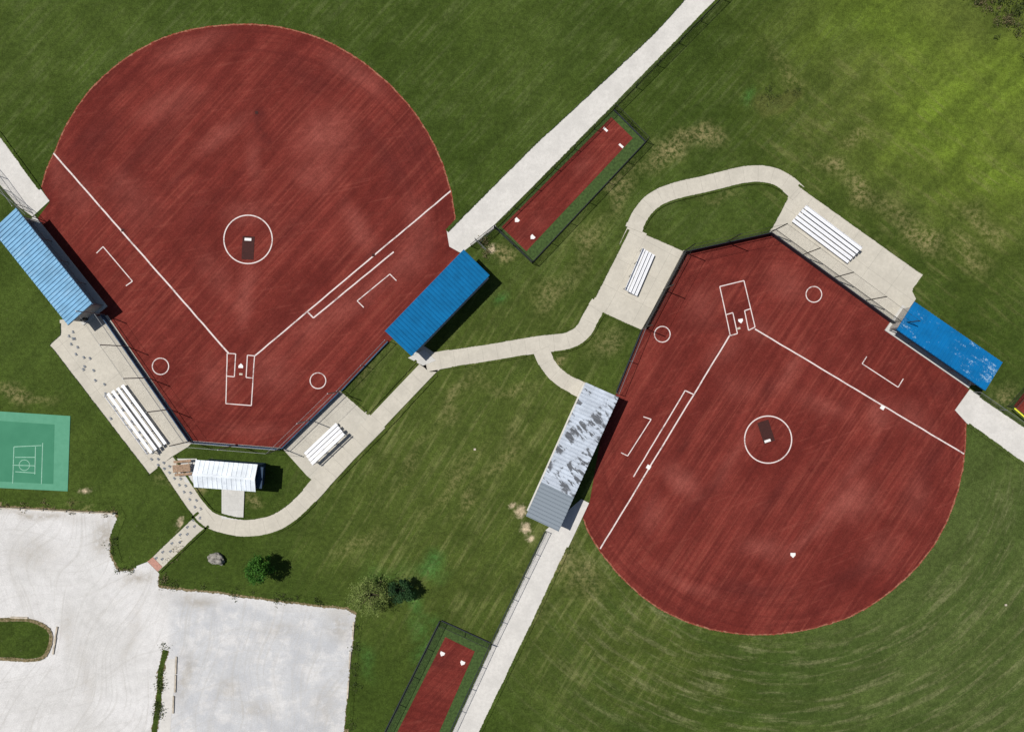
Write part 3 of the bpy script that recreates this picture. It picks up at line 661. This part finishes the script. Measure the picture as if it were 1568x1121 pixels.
def brush(name,pts,w,n,hh,mat,s=.09,seed=2):
    random.seed(seed); bm=bmesh.new(); P=PX(pts); cl=[]
    for a,b in zip(P,P[1:]):
        for i in range(max(1,int((b-a).length*n))): 
            q=a.lerp(b,random.random()); cl.append((q+Vector((random.gauss(0,w),random.gauss(0,w))),random.uniform(.1,.35)))
    for q,r in cl:
        for j in range(int(60*r/.3)): 
            leaf(bm,Vector((q.x+random.gauss(0,r),q.y+random.gauss(0,r),abs(random.gauss(0,hh))+.03)),s*random.uniform(.5,1.2))
    mkobj(name,bm,mat)
MW=leafmat('weed_leaves',(.06,.09,.022),(.12,.14,.05)); MW2=leafmat('dry_weeds',(.18,.15,.07),(.28,.24,.13))
brush('weeds',[(182,790),(176,825),(176,855),(186,872),(215,868)],.25,1.2,.12,MW)
brush('weeds',[(250,895),(330,903),(440,916),(548,934),(546,1000),(532,1121)],.2,.8,.1,MW,seed=4)
brush('weeds',[(252,992),(243,1075),(236,1140)],.18,1.4,.1,MW,seed=5)
brush('dry_weeds',[(0,770),(100,775),(180,780)],.3,.8,.1,MW2,seed=6)
brush('brush',[(1440,-70),(1500,-8),(1568,45),(1700,120)],1.0,3.,.3,MW,.1,seed=8)
brush('brush',[(1490,-50),(1568,0),(1720,90)],1.8,7.,.5,MW,.11,seed=9)
brush('dry_weeds',[(1480,-14),(1530,28),(1568,52)],.45,3.5,.15,MW2,.08,seed=10)
brush('marsh_weeds',[(1165,150),(1205,140)],.6,5,.08,MW,.06,seed=11)
brush('weeds',[(745,372),(752,392)],.4,3,.12,MW2,seed=12)
brush('weeds',[(250,890),(262,868),(275,840),(290,822)],.2,1.2,.1,MW2,seed=13)
# ---------------- write painted masks ----------------
FN={M_grass.name:grass_masks,M_gfringe.name:grass_masks,M_clayW.name:clay_masks(WB,WD),M_clayE.name:clay_masks(EB,ED),M_clayB.name:clay_masks(BB,BD),M_gravel.name:gravel_masks}
for o in scene.objects:
    if o.type=='MESH' and o.data.materials and o.data.materials[0].name in FN:
        me=o.data; a=np.zeros(len(me.vertices)*3,dtype=np.float32); me.vertices.foreach_get('co',a); a=a.reshape(-1,3).astype(np.float64)
        for k,v in FN[me.materials[0].name](a[:,0],a[:,1]).items():
            at=me.color_attributes.new(k,'FLOAT_COLOR','POINT'); at.data.foreach_set('color',np.ascontiguousarray(v,dtype=np.float32).ravel())
# ---------------- camera, light, world ----------------
cam=bpy.data.cameras.new('camera'); cam.lens=36*H/(1568*S); cam.sensor_width=36; cam.clip_end=3000
co=bpy.data.objects.new('camera',cam); co.location=(0,0,H); scene.collection.objects.link(co); scene.camera=co
AZ=math.radians(-22); EL=math.radians(62)
d=Vector((math.cos(AZ)/math.tan(EL),math.sin(AZ)/math.tan(EL),-1))
sl=bpy.data.lights.new('sun','SUN'); sl.energy=4.4; sl.angle=math.radians(.5); sl.color=(1,.96,.9)
so=bpy.data.objects.new('sun',sl); so.rotation_euler=d.to_track_quat('-Z','Y').to_euler(); so.location=(-30,15,80); scene.collection.objects.link(so)
wd=bpy.data.worlds.new('World'); scene.world=wd; wd.use_nodes=True; nt=wd.node_tree
sk=nt.nodes.new('ShaderNodeTexSky'); sk.sky_type='NISHITA'; sk.sun_disc=False; sk.sun_elevation=EL; sk.sun_rotation=math.atan2(-d.x,-d.y)%(2*math.pi)
bg=nt.nodes['Background']; bg.inputs[1].default_value=.055; nt.links.new(sk.outputs[0],bg.inputs[0])
scene.view_settings.view_transform='Standard'; scene.view_settings.look='None'; scene.view_settings.exposure=0
